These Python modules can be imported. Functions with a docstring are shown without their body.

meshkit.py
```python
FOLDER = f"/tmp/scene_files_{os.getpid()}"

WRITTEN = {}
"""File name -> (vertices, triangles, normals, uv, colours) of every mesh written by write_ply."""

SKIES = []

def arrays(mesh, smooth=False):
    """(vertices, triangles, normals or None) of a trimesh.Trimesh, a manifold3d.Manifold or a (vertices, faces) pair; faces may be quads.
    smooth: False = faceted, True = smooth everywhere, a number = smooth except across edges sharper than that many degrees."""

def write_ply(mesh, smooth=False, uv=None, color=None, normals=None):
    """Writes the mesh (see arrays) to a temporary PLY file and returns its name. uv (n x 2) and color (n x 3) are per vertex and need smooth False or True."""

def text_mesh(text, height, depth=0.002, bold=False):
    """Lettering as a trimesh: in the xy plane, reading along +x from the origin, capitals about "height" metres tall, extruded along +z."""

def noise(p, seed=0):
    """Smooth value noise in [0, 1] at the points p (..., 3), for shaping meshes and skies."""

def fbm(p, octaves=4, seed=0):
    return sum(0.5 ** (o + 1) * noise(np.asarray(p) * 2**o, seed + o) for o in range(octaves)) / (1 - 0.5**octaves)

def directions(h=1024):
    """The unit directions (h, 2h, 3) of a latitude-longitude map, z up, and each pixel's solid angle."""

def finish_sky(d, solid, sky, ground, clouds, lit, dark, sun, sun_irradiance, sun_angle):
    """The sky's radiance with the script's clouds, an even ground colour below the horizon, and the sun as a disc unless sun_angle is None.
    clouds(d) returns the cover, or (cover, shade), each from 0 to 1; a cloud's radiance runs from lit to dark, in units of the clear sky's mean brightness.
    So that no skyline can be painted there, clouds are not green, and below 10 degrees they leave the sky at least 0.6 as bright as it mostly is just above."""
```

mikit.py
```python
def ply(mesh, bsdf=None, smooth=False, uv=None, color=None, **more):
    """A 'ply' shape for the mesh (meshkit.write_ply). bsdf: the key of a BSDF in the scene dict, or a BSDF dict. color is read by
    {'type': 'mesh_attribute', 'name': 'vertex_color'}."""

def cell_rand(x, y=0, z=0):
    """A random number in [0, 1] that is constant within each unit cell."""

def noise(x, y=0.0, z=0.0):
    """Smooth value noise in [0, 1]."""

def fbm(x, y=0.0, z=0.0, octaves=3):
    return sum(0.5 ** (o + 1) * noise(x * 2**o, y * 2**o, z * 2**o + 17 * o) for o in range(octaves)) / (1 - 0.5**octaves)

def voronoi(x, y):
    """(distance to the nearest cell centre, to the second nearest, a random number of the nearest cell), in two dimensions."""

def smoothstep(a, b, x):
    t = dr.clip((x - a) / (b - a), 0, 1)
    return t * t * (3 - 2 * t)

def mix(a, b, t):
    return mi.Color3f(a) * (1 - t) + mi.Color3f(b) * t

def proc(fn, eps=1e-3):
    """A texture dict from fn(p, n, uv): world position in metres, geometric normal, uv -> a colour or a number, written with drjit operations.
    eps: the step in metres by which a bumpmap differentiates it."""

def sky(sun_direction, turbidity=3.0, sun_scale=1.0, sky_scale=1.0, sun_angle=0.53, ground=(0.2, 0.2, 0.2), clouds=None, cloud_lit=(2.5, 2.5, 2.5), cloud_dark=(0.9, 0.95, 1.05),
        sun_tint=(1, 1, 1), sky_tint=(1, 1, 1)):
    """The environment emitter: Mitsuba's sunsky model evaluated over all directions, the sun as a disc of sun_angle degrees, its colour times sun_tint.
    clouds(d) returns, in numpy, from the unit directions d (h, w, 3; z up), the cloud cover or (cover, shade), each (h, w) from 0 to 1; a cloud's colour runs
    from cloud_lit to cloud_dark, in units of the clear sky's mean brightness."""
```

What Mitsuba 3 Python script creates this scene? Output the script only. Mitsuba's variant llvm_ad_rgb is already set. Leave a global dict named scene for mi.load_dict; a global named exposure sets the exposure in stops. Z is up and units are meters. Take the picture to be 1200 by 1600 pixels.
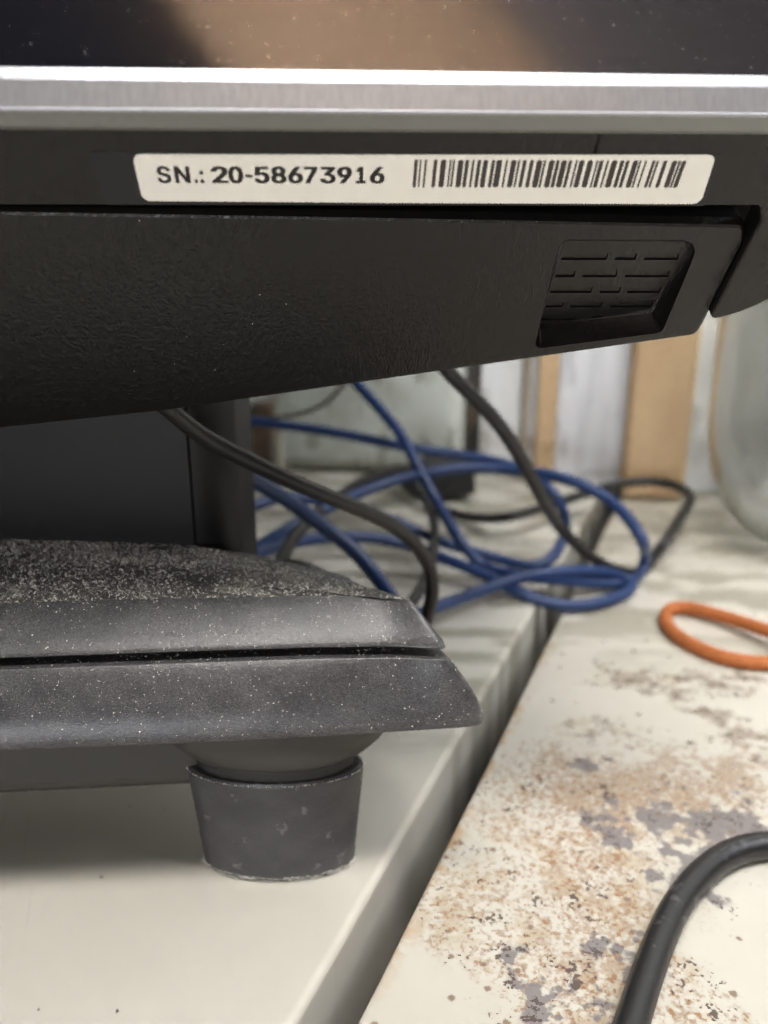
import math
import numpy as np
import drjit as dr
import mitsuba as mi
import trimesh
import manifold3d as m3
from shapely.geometry import Polygon, LineString
from shapely.ops import unary_union
import meshkit
import mikit
from mikit import ply, proc, noise, fbm, voronoi, cell_rand, smoothstep, mix

T = mi.ScalarTransform4f
rng = np.random.default_rng(7)
scene, labels = {}, {}

# ---------------------------------------------------------------- camera
PITCH = math.radians(18.6)
scene['camera'] = {
    'type': 'thinlens', 'fov': math.degrees(2 * math.atan(800 / 1400)), 'fov_axis': 'y',
    'aperture_radius': 0.0009, 'focus_distance': 0.122,
    'near_clip': 0.01, 'far_clip': 20.0,
    'to_world': T().look_at(origin=[0, 0, .105], target=[0, math.cos(PITCH), .105 - math.sin(PITCH)], up=[0, 0, 1]),
}
exposure = 0.0


# ---------------------------------------------------------------- helpers
def lab(key, label=None, cat=None, group=None, kind=None):
    labels[key] = {k: v for k, v in (('label', label), ('category', cat), ('group', group), ('kind', kind)) if v}


def put(key, mesh, bsdf, smooth=35, **kw):
    scene[key] = ply(mesh, bsdf, smooth, **kw)
    return key


def box(x0, y0, z0, x1, y1, z1):
    return trimesh.creation.box(bounds=[[x0, y0, z0], [x1, y1, z1]])


def tri(man):
    m = man.to_mesh()
    return trimesh.Trimesh(np.array(m.vert_properties[:, :3]), np.array(m.tri_verts), process=False)


def rounded_box(size, r, seg=10):
    sx, sy, sz = [s / 2 - r for s in size]
    b = m3.Manifold.sphere(r, seg)
    pts = [b.translate((x, y, z)) for x in (-sx, sx) for y in (-sy, sy) for z in (-sz, sz)]
    return tri(m3.Manifold.batch_hull(pts))


def extrude(poly, z0, z1):
    m = trimesh.creation.extrude_polygon(poly, z1 - z0, engine='earcut')
    m.apply_translation([0, 0, z0])
    return m


def spline(pts, step):
    p = np.asarray(pts, float)
    p = np.vstack([2 * p[0] - p[1], p, 2 * p[-1] - p[-2]])
    out = []
    for i in range(1, len(p) - 2):
        a, b, c, d = p[i - 1:i + 3]
        n = max(3, int(np.linalg.norm(c - b) / step))
        t = (np.arange(n) / n)[:, None]
        out.append(.5 * (2 * b + (c - a) * t + (2 * a - 5 * b + 4 * c - d) * t ** 2 + (3 * b - a - 3 * c + d) * t ** 3))
    out.append(p[-2:-1])
    q = np.vstack(out)
    for _ in range(5):
        q[1:-1] = .25 * q[:-2] + .5 * q[1:-1] + .25 * q[2:]
    return q


def tube(pts, r, sides=16, step=.0025, flat=1.0):
    q = spline(pts, step)
    t = np.gradient(q, axis=0)
    t /= np.linalg.norm(t, axis=1, keepdims=True)
    n = np.cross(t[0], [.3, .2, .9])
    n /= np.linalg.norm(n)
    v = []
    a = np.arange(sides) / sides * 2 * math.pi
    for i in range(len(q)):
        n = n - t[i] * (n @ t[i])
        n /= np.linalg.norm(n)
        b = np.cross(t[i], n)
        v.append(q[i] + r * (np.cos(a)[:, None] * n + np.sin(a)[:, None] * b * flat))
    k = len(q)
    f = []
    for i in range(k - 1):
        for j in range(sides):
            a0, a1 = i * sides + j, i * sides + (j + 1) % sides
            f += [[a0, a1, a1 + sides], [a0, a1 + sides, a0 + sides]]
    v = np.vstack(v + [q[:1], q[-1:]])
    for j in range(sides):
        f.append([k * sides, (j + 1) % sides, j])
        f.append([k * sides + 1, (k - 1) * sides + j, (k - 1) * sides + (j + 1) % sides])
    return trimesh.Trimesh(v, f, process=False)


def lathe(profile, n=96):
    return trimesh.creation.revolve(np.asarray(profile, float), sections=n)


def arc(cx, cy, r, a0, a1, n=8):
    return [(cx + r * math.cos(math.radians(a)), cy + r * math.sin(math.radians(a))) for a in np.linspace(a0, a1, n)]


def sm(x, a, b):
    t = np.clip((x - a) / (b - a), 0, 1)
    return t * t * (3 - 2 * t)


# ---------------------------------------------------------------- measured outlines (metres; monitor outlines in mm on its sloping underside)
BLUE_A = [(-0.03902, 0.24, 0.02518), (-0.03309, 0.245, 0.02604), (-0.02809, 0.25, 0.02581), (-0.01914, 0.255, 0.02262), (-0.01163, 0.258, 0.02063), (-0.00196, 0.26, 0.01688), (0.00944, 0.26466, 0.01), (0.01589, 0.26082, 0.008), (0.02373, 0.25883, 0.006), (0.03289, 0.2569, 0.004), (0.03905, 0.25411, 0.003), (0.04443, 0.251, 0.003), (0.04948, 0.25266, 0.004), (0.05399, 0.25773, 0.006), (0.05737, 0.26502, 0.012), (0.05343, 0.262, 0.02139), (0.04716, 0.27, 0.02642), (0.03728, 0.28, 0.02782), (0.02101, 0.285, 0.02949), (0.00839, 0.285, 0.03122), (-0.0085, 0.29, 0.03365), (-0.02801, 0.295, 0.03573), (-0.04809, 0.3, 0.03702)]
BLUE_B = [(-0.03911, 0.232, 0.01417), (-0.03591, 0.235, 0.01511), (-0.02785, 0.24, 0.01904), (-0.02221, 0.245, 0.0206), (-0.01636, 0.25, 0.02225), (-0.01025, 0.258, 0.02287), (-0.00257, 0.265, 0.02417), (0.00603, 0.27, 0.02537), (0.01615, 0.272, 0.02688), (0.0265, 0.275, 0.02751), (0.03609, 0.275, 0.02729), (0.04239, 0.272, 0.0273), (0.05037, 0.268, 0.02741), (0.05958, 0.262, 0.0261), (0.06749, 0.258, 0.02287), (0.07235, 0.25, 0.01867), (0.07364, 0.24, 0.01613), (0.08004, 0.25542, 0.005), (0.07886, 0.25372, 0.0), (0.07251, 0.24643, -0.00028), (0.06459, 0.24529, 0.0), (0.05361, 0.24064, 0.003), (0.04199, 0.23636, 0.006), (0.03442, 0.24115, 0.005), (0.03076, 0.24508, 0.005), (0.02725, 0.24817, 0.006), (0.02135, 0.24848, 0.014), (0.01796, 0.265, 0.01645), (0.01267, 0.27, 0.02474), (0.00872, 0.275, 0.03172), (0.00554, 0.28, 0.03674), (-0.00063, 0.288, 0.04272), (-0.00702, 0.295, 0.04834), (-0.01297, 0.302, 0.05354)]
BLUE_C = [(0.00478, 0.20184, 0.006), (0.00733, 0.2075, 0.007), (0.0165, 0.21792, 0.006), (0.02562, 0.22735, 0.005), (0.03827, 0.23589, 0.006), (0.04794, 0.23728, 0.007), (0.06062, 0.2436, 0.005), (0.07065, 0.24739, 0.002), (0.07442, 0.24643, -0.00028), (0.07187, 0.24155, -0.00084), (0.06555, 0.23563, -0.00084), (0.05667, 0.23106, -0.00056), (0.04878, 0.23044, -0.00028), (0.042, 0.23241, 0.001), (0.03659, 0.23459, 0.003), (0.03262, 0.23828, 0.004), (0.02433, 0.24313, 0.006), (0.01521, 0.24828, 0.008), (0.00895, 0.24944, 0.01), (0.00379, 0.24844, 0.012), (-0.00622, 0.24793, 0.014), (-0.01598, 0.24142, 0.016), (-0.02695, 0.2309, 0.018), (-0.03619, 0.2144, 0.02)]
BLUE_D = [(-0.03127, 0.188, 0.05086), (-0.03053, 0.19, 0.04926), (-0.02522, 0.195, 0.04445), (-0.01981, 0.198, 0.03947), (-0.01365, 0.2, 0.03337), (-0.00809, 0.2, 0.02915), (-0.00351, 0.198, 0.02438), (0.0, 0.195, 0.02071), (0.00252, 0.19, 0.01868), (0.00442, 0.187, 0.01409)]
BLACK_A = [(-0.03589, 0.138, 0.07749), (-0.03407, 0.139, 0.07566), (-0.03038, 0.143, 0.07014), (-0.02477, 0.146, 0.06609), (-0.01676, 0.15, 0.06041), (-0.00878, 0.156, 0.05497), (-0.00062, 0.164, 0.0485), (0.00421, 0.168, 0.04402), (0.0083, 0.172, 0.0378), (0.01029, 0.173, 0.03268), (0.01006, 0.172, 0.0273), (0.00804, 0.17, 0.02162)]
BLACK_B = [(0.01272, 0.198, 0.07296), (0.0152, 0.2, 0.06977), (0.02118, 0.202, 0.06399), (0.02755, 0.205, 0.05687), (0.03405, 0.21, 0.04663), (0.04016, 0.215, 0.03588), (0.04981, 0.23894, 0.02), (0.05892, 0.24522, 0.01), (0.06623, 0.24956, 0.004), (0.0743, 0.25337, -0.00028), (0.07866, 0.2549, -0.0007), (0.08435, 0.26457, -0.00098), (0.08734, 0.262, 0.00628), (0.09754, 0.28, 0.00831), (0.10498, 0.292, 0.01066), (0.10706, 0.302, 0.01099), (0.10355, 0.31, 0.01165), (0.09473, 0.314, 0.01142), (0.08128, 0.312, 0.00983), (0.06723, 0.302, 0.00886), (0.0524, 0.29, 0.00833), (0.04081, 0.28, 0.00898), (0.03243, 0.29607, 0.003), (0.02325, 0.30237, 0.003), (0.01635, 0.3111, 0.004), (0.00968, 0.32369, 0.005), (0.00543, 0.33142, 0.007)]
BLACK_C = [(-0.01405, 0.28, 0.0163), (-0.00725, 0.295, 0.01685), (0.0016, 0.308, 0.01655), (0.01108, 0.318, 0.0149), (0.02179, 0.326, 0.01113)]
BLACK_D = [(0.00878, 0.295, 0.01846), (0.01172, 0.285, 0.01628), (0.01463, 0.27, 0.01521), (0.01526, 0.255, 0.0147), (0.0143, 0.24, 0.01359), (0.01138, 0.22, 0.01304), (0.00829, 0.205, 0.01413), (0.00458, 0.195, 0.01391)]
BLACK_E = [(-0.01695, 0.225, 0.02964), (-0.02238, 0.215, 0.02696), (-0.02398, 0.205, 0.02609), (-0.0239, 0.192, 0.02793), (-0.02324, 0.184, 0.02977), (-0.02018, 0.181, 0.03205), (-0.01552, 0.183, 0.02957), (-0.01204, 0.183, 0.02728), (-0.00831, 0.178, 0.0261)]
BROWN = [(-0.01371, 0.318, 0.04715), (-0.0217, 0.322, 0.03774), (-0.03008, 0.326, 0.03403), (-0.03843, 0.33, 0.03145), (-0.05102, 0.334, 0.03105)]
ORANGE = [(0.1036, 0.19443, 0.004), (0.10282, 0.20452, 0.002), (0.10019, 0.21166, 0.001), (0.09422, 0.2214, -0.00014), (0.08837, 0.22765, -0.00056), (0.08344, 0.23111, -0.00098), (0.07952, 0.22885, -0.00112), (0.07694, 0.22315, -0.00116), (0.0767, 0.21606, -0.00116), (0.07881, 0.20934, -0.00116), (0.08343, 0.20264, -0.00116), (0.08876, 0.19925, -0.00116), (0.09504, 0.19825, -0.00116), (0.10643, 0.19892, -0.00116)]
CORD = [(0.02979, 0.08658, -0.00098), (0.03372, 0.09372, -0.00092), (0.03781, 0.1013, -0.00077), (0.04169, 0.10802, -0.00056), (0.04624, 0.11496, -0.00042), (0.05171, 0.12142, -0.00028), (0.05756, 0.12652, -0.00028), (0.06214, 0.12904, -0.00035), (0.06742, 0.13047, -0.00056), (0.07431, 0.13065, -0.00098)]
FRAME_LEFT = [(-98.316, 0.156), (24.427, -0.5), (24.297, 2.846), (24.252, 10.12), (-105.817, 9.842)]
FRAME_RIGHT = [(24.573, -0.501), (51.143, -0.547), (55.26, 8.079), (58.116, 16.794), (57.367, 21.922), (55.982, 23.704), (54.333, 25.408), (52.969, 26.562), (51.492, 27.492), (49.932, 28.251), (48.457, 28.775), (47.239, 29.002), (48.027, 12.382), (47.102, 10.11), (24.41, 10.12), (24.447, 2.845)]
COVER = [(-148.737, 13.428), (-175.837, 38.756), (-56.619, 51.591), (-30.444, 48.082), (2.056, 41.938), (23.652, 37.848), (47.406, 33.392), (47.73, 30.51), (48.098, 16.291), (47.038, 13.594), (0.666, 12.499), (-44.746, 11.574)]
RECESS = [(24.218, 16.218), (39.661, 16.366), (40.856, 16.879), (41.621, 18.119), (41.524, 32.296), (23.921, 35.223), (23.64, 17.022)]
SLOTS = [[(24.517, 19.062), (30.7, 19.094), (30.834, 20.441), (24.586, 20.403)], [(31.735, 19.099), (34.59, 19.113), (34.766, 20.464), (31.88, 20.447)], [(35.631, 19.119), (40.333, 19.143), (40.57, 20.499), (35.818, 20.47)], [(24.457, 22.403), (27.182, 22.423), (27.281, 23.838), (24.527, 23.815)], [(28.239, 22.431), (33.016, 22.466), (33.18, 23.887), (28.35, 23.847)], [(34.082, 22.474), (40.24, 22.519), (40.483, 23.947), (34.257, 23.896)], [(24.347, 25.721), (30.488, 25.78), (30.59, 27.135), (24.387, 27.07)], [(31.577, 25.79), (34.489, 25.818), (34.631, 27.177), (31.69, 27.146)], [(35.493, 25.828), (40.255, 25.874), (40.456, 27.238), (35.645, 27.187)], [(24.261, 28.931), (27.121, 28.964), (27.155, 30.238), (24.269, 30.201)], [(28.231, 28.978), (32.873, 29.032), (32.96, 30.311), (28.275, 30.252)], [(33.992, 29.045), (40.173, 29.118), (40.329, 30.404), (34.089, 30.325)], [(24.405, 32.08), (29.888, 32.156), (29.872, 33.191), (24.349, 33.111)], [(31.978, 32.185), (33.693, 32.209), (33.704, 33.247), (31.977, 33.222)]]
RECESS_T = (16.34, 35.631)
BACKING = [(-32.396, 2.994), (39.365, 3.013), (39.914, 10.02), (-32.074, 9.88)]
LABEL = [(-27.854, 3.218), (0.142, 3.151), (38.777, 2.95), (39.199, 9.67), (0.443, 9.517), (-27.709, 9.278)]
BARS = [(3.649, 4.046), (4.268, 4.474), (4.839, 5.093), (5.872, 6.302), (6.684, 7.321), (7.703, 7.927), (8.086, 8.325), (8.677, 9.315), (9.507, 9.939), (10.307, 10.579), (10.915, 11.348), (11.588, 12.149), (12.566, 12.952), (13.128, 13.803), (14.189, 14.431), (14.833, 15.445), (15.622, 15.864), (16.187, 16.622), (17.01, 17.462), (17.801, 18.481), (18.61, 18.885), (19.258, 19.89), (20.068, 20.49), (20.685, 21.35), (21.55, 21.94), (22.364, 22.592), (22.803, 23.407), (23.782, 24.435), (24.794, 25.023), (25.17, 25.66), (26.02, 26.282), (26.61, 27.298), (27.626, 28.085), (28.298, 28.709), (29.136, 29.761), (29.876, 30.123), (30.534, 30.765), (31.408, 31.787), (31.935, 32.199), (32.761, 33.223), (33.802, 34.414), (34.546, 34.828), (34.96, 35.474)]
BAR_T = (3.69, 7.345)
GLYPHS = [('S', -25.47, -24.0), ('N', -23.501, -21.868), ('.', -21.344, -21.073), (':', -20.708, -20.345), ('2', -19.341, -17.63), ('0', -17.423, -15.937), ('-', -15.523, -14.837), ('5', -14.491, -12.93), ('8', -12.607, -11.041), ('6', -10.694, -9.124), ('7', -8.845, -7.503), ('3', -6.992, -5.368), ('9', -5.064, -3.506), ('1', -2.875, -1.919), ('6', -1.287, 0.28)]
TEXT_T = (6.779, 4.737)
COVER_SPECKS = [(-15.247, 24.924), (-11.856, 26.525), (-16.633, 30.062), (-25.765, 32.34), (-20.844, 34.014), (-28.174, 37.584), (-22.621, 39.001), (-34.102, 39.047), (-28.862, 13.126)]
PANEL_X = [(-0.08198, 0.36955, 0.0037), (0.03365, 0.35552, 0.00755)]
UPRIGHT_X = [(0.0334, 0.35854, 0.00671), (0.03968, 0.35778, 0.00692)]
BOARD_X = [(0.03953, 0.3588, 0.00664), (0.05593, 0.35681, 0.00719)]
STRIP_X = [(0.05547, 0.35387, 0.008), (0.06111, 0.35318, 0.00818)]
CARDSTRIP_X = [(0.05983, 0.34434, 0.01061), (0.06754, 0.3434, 0.01087)]
SHEET_X = [(0.06908, 0.35121, 0.00872), (0.0987, 0.34762, 0.00971)]
CARD_X = [(0.09445, 0.33613, 0.01286), (0.1178, 0.3333, 0.01364)]
PLATE_X = [(0.12236, 0.34475, 0.0105), (0.17513, 0.33834, 0.01225)]
STUB_X = [(-0.05152, 0.33985, 0.01184), (-0.04309, 0.33883, 0.01212)]
RUSTY_X = [(-0.04335, 0.34086, 0.01156), (-0.03977, 0.34043, 0.01168)]
RUSTZ_X = [(-0.04335, 0.34086, 0.01156), (-0.03977, 0.34043, 0.01168)]



# ---------------------------------------------------------------- lamps (all outside the frame)
def lamp(name, centre, direction, along, w, h, radiance, label, deep=.004):
    """A flat lamp: housing with an emitting diffuser facing 'direction', its long side along 'along'; 'deep' is how far the diffuser box stands out."""
    d = np.asarray(direction, float); d /= np.linalg.norm(d)
    a = np.asarray(along, float); a -= d * (a @ d); a /= np.linalg.norm(a)
    b = np.cross(d, a)
    M = np.eye(4); M[:3, 0], M[:3, 1], M[:3, 2], M[:3, 3] = a, b, d, centre
    hb = trimesh.creation.box(extents=[w + .02, h + .02, .03]); hb.apply_translation([0, 0, -.02]); hb.apply_transform(M)
    put(name + '__housing', hb, 'lamp_white', False)
    q = trimesh.creation.box(extents=[w, h, deep]); q.apply_translation([0, 0, deep / 2 - .0045]); q.apply_transform(M)
    scene[name + '__diffuser'] = ply(q, 'lamp_white', False, emitter={'type': 'area', 'radiance': {'type': 'rgb', 'value': radiance}})
    lab(name, label, 'lamp')


def lamp_at(name, az, el, dist, along, w, h, rad, label, target=(0, .11, .05), **kw):
    """az: degrees from straight ahead (+y) towards +x; el: degrees above the horizon."""
    a, e = math.radians(az), math.radians(el)
    d = np.array([math.sin(a) * math.cos(e), math.cos(a) * math.cos(e), math.sin(e)])
    lamp(name, np.array(target) + d * dist, -d, along, w, h, rad, label, **kw)


lamp_at('ceiling_lamp', 172, 71, 1.1, (1, -.15, 0), .50, .16, [46.0, 44.5, 41.8], 'ceiling lamp over the front of the tables', deep=.06)
lamp_at('window_lamp', 193, 8, 1.3, (1, 0, 0), .46, .08, [46.0, 47.0, 49.5], 'narrow soft lamp low behind the camera')
lamp_at('side_lamp', 100, 42, 1.1, (0, 1, 0), .50, .40, [4.6, 4.7, 5.0], 'broad soft lamp right of the tables')
lamp('shelf_lamp', (.23, .13, .36), (-.10, .80, -.60), (1, 0, 0), .22, .05, [27.0, 27.6, 28.8], 'short strip lamp under a shelf lighting the wall')


# ---------------------------------------------------------------- materials
def bsdf(name, d, two=True):
    scene[name] = {'type': 'twosided', 'b': d} if two else d


def prin(col, rough=.5, spec=.5, metal=0.0, **kw):
    c = {'type': 'rgb', 'value': list(col)} if not isinstance(col, dict) else col
    r = rough if isinstance(rough, dict) else float(rough)
    return {'type': 'principled', 'base_color': c, 'roughness': r, 'specular': float(spec), 'metallic': float(metal), **kw}


def bump(inner, fn, scale=1.0, eps=5e-5):
    return {'type': 'bumpmap', 'arbitrary': proc(fn, eps), 'scale': float(scale), 'bsdf': inner}


bsdf('lamp_white', prin((.8, .8, .8), .5))
MM = 1000.0
SX, SY = math.cos(math.radians(4.5)), math.sin(math.radians(4.5))


def grain_fn(p, n, uv):      # leather-like moulded grain, ridges running down the panel
    s = (p.x * SX + p.y * SY) * MM
    t = p.z * MM
    w = noise(s * 1.1, t * .9, 3.) * 1.6
    a = noise(s * 3.6 + w, t * 1.35 + w * .6, 0.)
    b = noise(s * 7.5 + w, t * 3.2, 7.)
    return (dr.abs(a - .5) * 2. * .75 + .25 * b) * 1.05e-4


def fine_fn(p, n, uv):
    return (noise(p.x * 3200., p.y * 3200., p.z * 3200.) * .6 + noise(p.x * 1400., p.y * 1400., p.z * 1400.) * .4) * 4.5e-5


bsdf('cover_plastic', bump(prin((.0060, .0055, .0052), .33, .36), grain_fn, .75))
bsdf('frame_plastic', bump(prin((.0085, .0078, .0073), .36, .33), lambda p, n, uv: grain_fn(p, n, uv) * 1.0))
bsdf('shell_plastic', prin((.004, .004, .0045), .6, .08))
bsdf('column_plastic', bump(prin((.006, .0057, .0066), .45, .25), fine_fn, .5))
bsdf('backing_film', prin((.010, .010, .012), .34, .32))


def base_col(p, n, uv):      # dark moulded plastic with a patchy film of grey dust, grain by grain
    q = [p.x * MM, p.y * MM, p.z * MM]
    big = fbm(q[0] * .22, q[1] * .22, q[2] * .3, 4)
    g = noise(q[0] * 6., q[1] * 6., q[2] * 6.)
    g2 = noise(q[0] * 11. + 5., q[1] * 11., q[2] * 11.)
    film = smoothstep(.25, .85, big * .35 + g * .65)
    spk = smoothstep(.78, .90, g2) * smoothstep(.35, .6, big)
    return mix(mix((.022, .022, .025), (.080, .079, .083), film), (.34, .31, .26), spk * .8)


def top_col(p, n, uv):       # the flat top carries a thick layer of settled grains
    q = [p.x * MM, p.y * MM, p.z * MM]
    big = fbm(q[0] * .14, q[1] * .18, 4., 3)
    g = noise(q[0] * 4.5, q[1] * 4.5, q[2] * 4.5)
    g2 = noise(q[0] * 9. + 5., q[1] * 9., q[2] * 9.)
    spk = smoothstep(.50, .80, g * .50 + g2 * .42 + (big - .45) * .55)
    return mix((.055, .053, .050), (.33, .31, .275), spk)


def base_bump(p, n, uv):
    return (noise(p.x * 4600., p.y * 4600., p.z * 4600.) * .7 + noise(p.x * 2600., p.y * 2600., p.z * 2600.) * .3) * 3.4e-5


bsdf('base_plastic', bump(prin(proc(base_col), .37, .5), base_bump))
bsdf('base_top', bump(prin(proc(top_col), .6, .4), base_bump))
bsdf('boss_plastic', bump(prin((.026, .025, .023), .42, .5), lambda p, n, uv: base_bump(p, n, uv) * 1.3))
bsdf('ring_black', prin((.008, .008, .009), .5))


def rubber_col(p, n, uv):
    q = [p.x * MM, p.y * MM, p.z * MM]
    big = fbm(q[0] * .28, q[1] * .28, q[2] * .28, 4)
    sc = smoothstep(.66, .78, fbm(q[0] * .55 + 9., q[1] * .5, q[2] * .35 + 3., 4))
    g = noise(q[0] * 8., q[1] * 8., q[2] * 8.)
    return mix(mix((.036, .036, .040), (.055, .055, .059), smoothstep(.3, .75, big * .6 + g * .4)), (.22, .215, .215), sc * (.1 + .5 * g))


bsdf('rubber', bump(prin(proc(rubber_col), .40, .5), fine_fn, .35))
bsdf('dust_grain', prin((.84, .81, .75), .9, .2))
bsdf('lint', prin((.80, .76, .68), .9, .2))


def brushed(p, n, uv):
    s = (p.x * SX + p.y * SY) * MM
    t = (p.z + p.y) * MM
    return (noise(s * 9., t * 1.2, 1.) * .6 + noise(s * 22., t * 3., 5.) * .4) * 2.2e-5


def silver_col(p, n, uv):
    s = (p.x * SX + p.y * SY) * MM
    return mix((.40, .40, .42), (.50, .50, .52), fbm(s * 4., p.z * MM * .8, 2., 3))


bsdf('silver', bump(prin(proc(silver_col), .33, .5, .75), brushed))
bsdf('silver_bevel', bump(prin((.42, .425, .46), .36, .5, .5), brushed))
bsdf('silver_under', bump(prin((.20, .20, .19), .45, .5, .3), brushed))


bsdf('screen_glass', {'type': 'blendbsdf', 'weight': .46, 'a': prin((.0065, .0075, .013), .3, .3), 'b': {'type': 'roughconductor', 'material': 'none', 'alpha': .010, 'distribution': 'ggx'}})
bsdf('label_paper', bump(prin((.84, .815, .755), .45, .4), fine_fn, .25))
bsdf('ink', prin((.018, .014, .014), .55, .3))
bsdf('ink_bars', prin((.045, .038, .036), .5, .3))


def cream_col(p, n, uv):
    q = [p.x * MM, p.y * MM, p.z * MM]
    a = fbm(q[0] * .035, q[1] * .035, q[2] * .035, 4)
    c = mix((.50, .475, .415), (.56, .535, .475), a)
    d1, d2, r = voronoi(q[0] * .11 + 3.1, q[1] * .11)
    sp = (1. - smoothstep(.03, .07, d1 + .05 * noise(q[0] * 3., q[1] * 3.))) * smoothstep(.72, .74, r)
    c = mix(c, (.10, .085, .07), sp)
    sc = smoothstep(.80, .90, noise(q[0] * .9 + q[1] * .25, q[1] * .035 - q[0] * .02, 6.)) * smoothstep(.5, .7, fbm(q[0] * .04, q[1] * .04, 8., 3))
    c = mix(c, (.40, .37, .32), sc * .35)     # faint rubbed scratches
    far = smoothstep(140., 190., q[1])
    gr = smoothstep(.36, .66, fbm(q[0] * .05 + 40., q[1] * .16, 3., 4)) * far     # grey-brown grime streaks near the wall
    return mix(c, (.22, .205, .15), gr * .75)


bsdf('cream_paint', bump(prin(proc(cream_col), .36, .5), fine_fn, .3))


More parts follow.
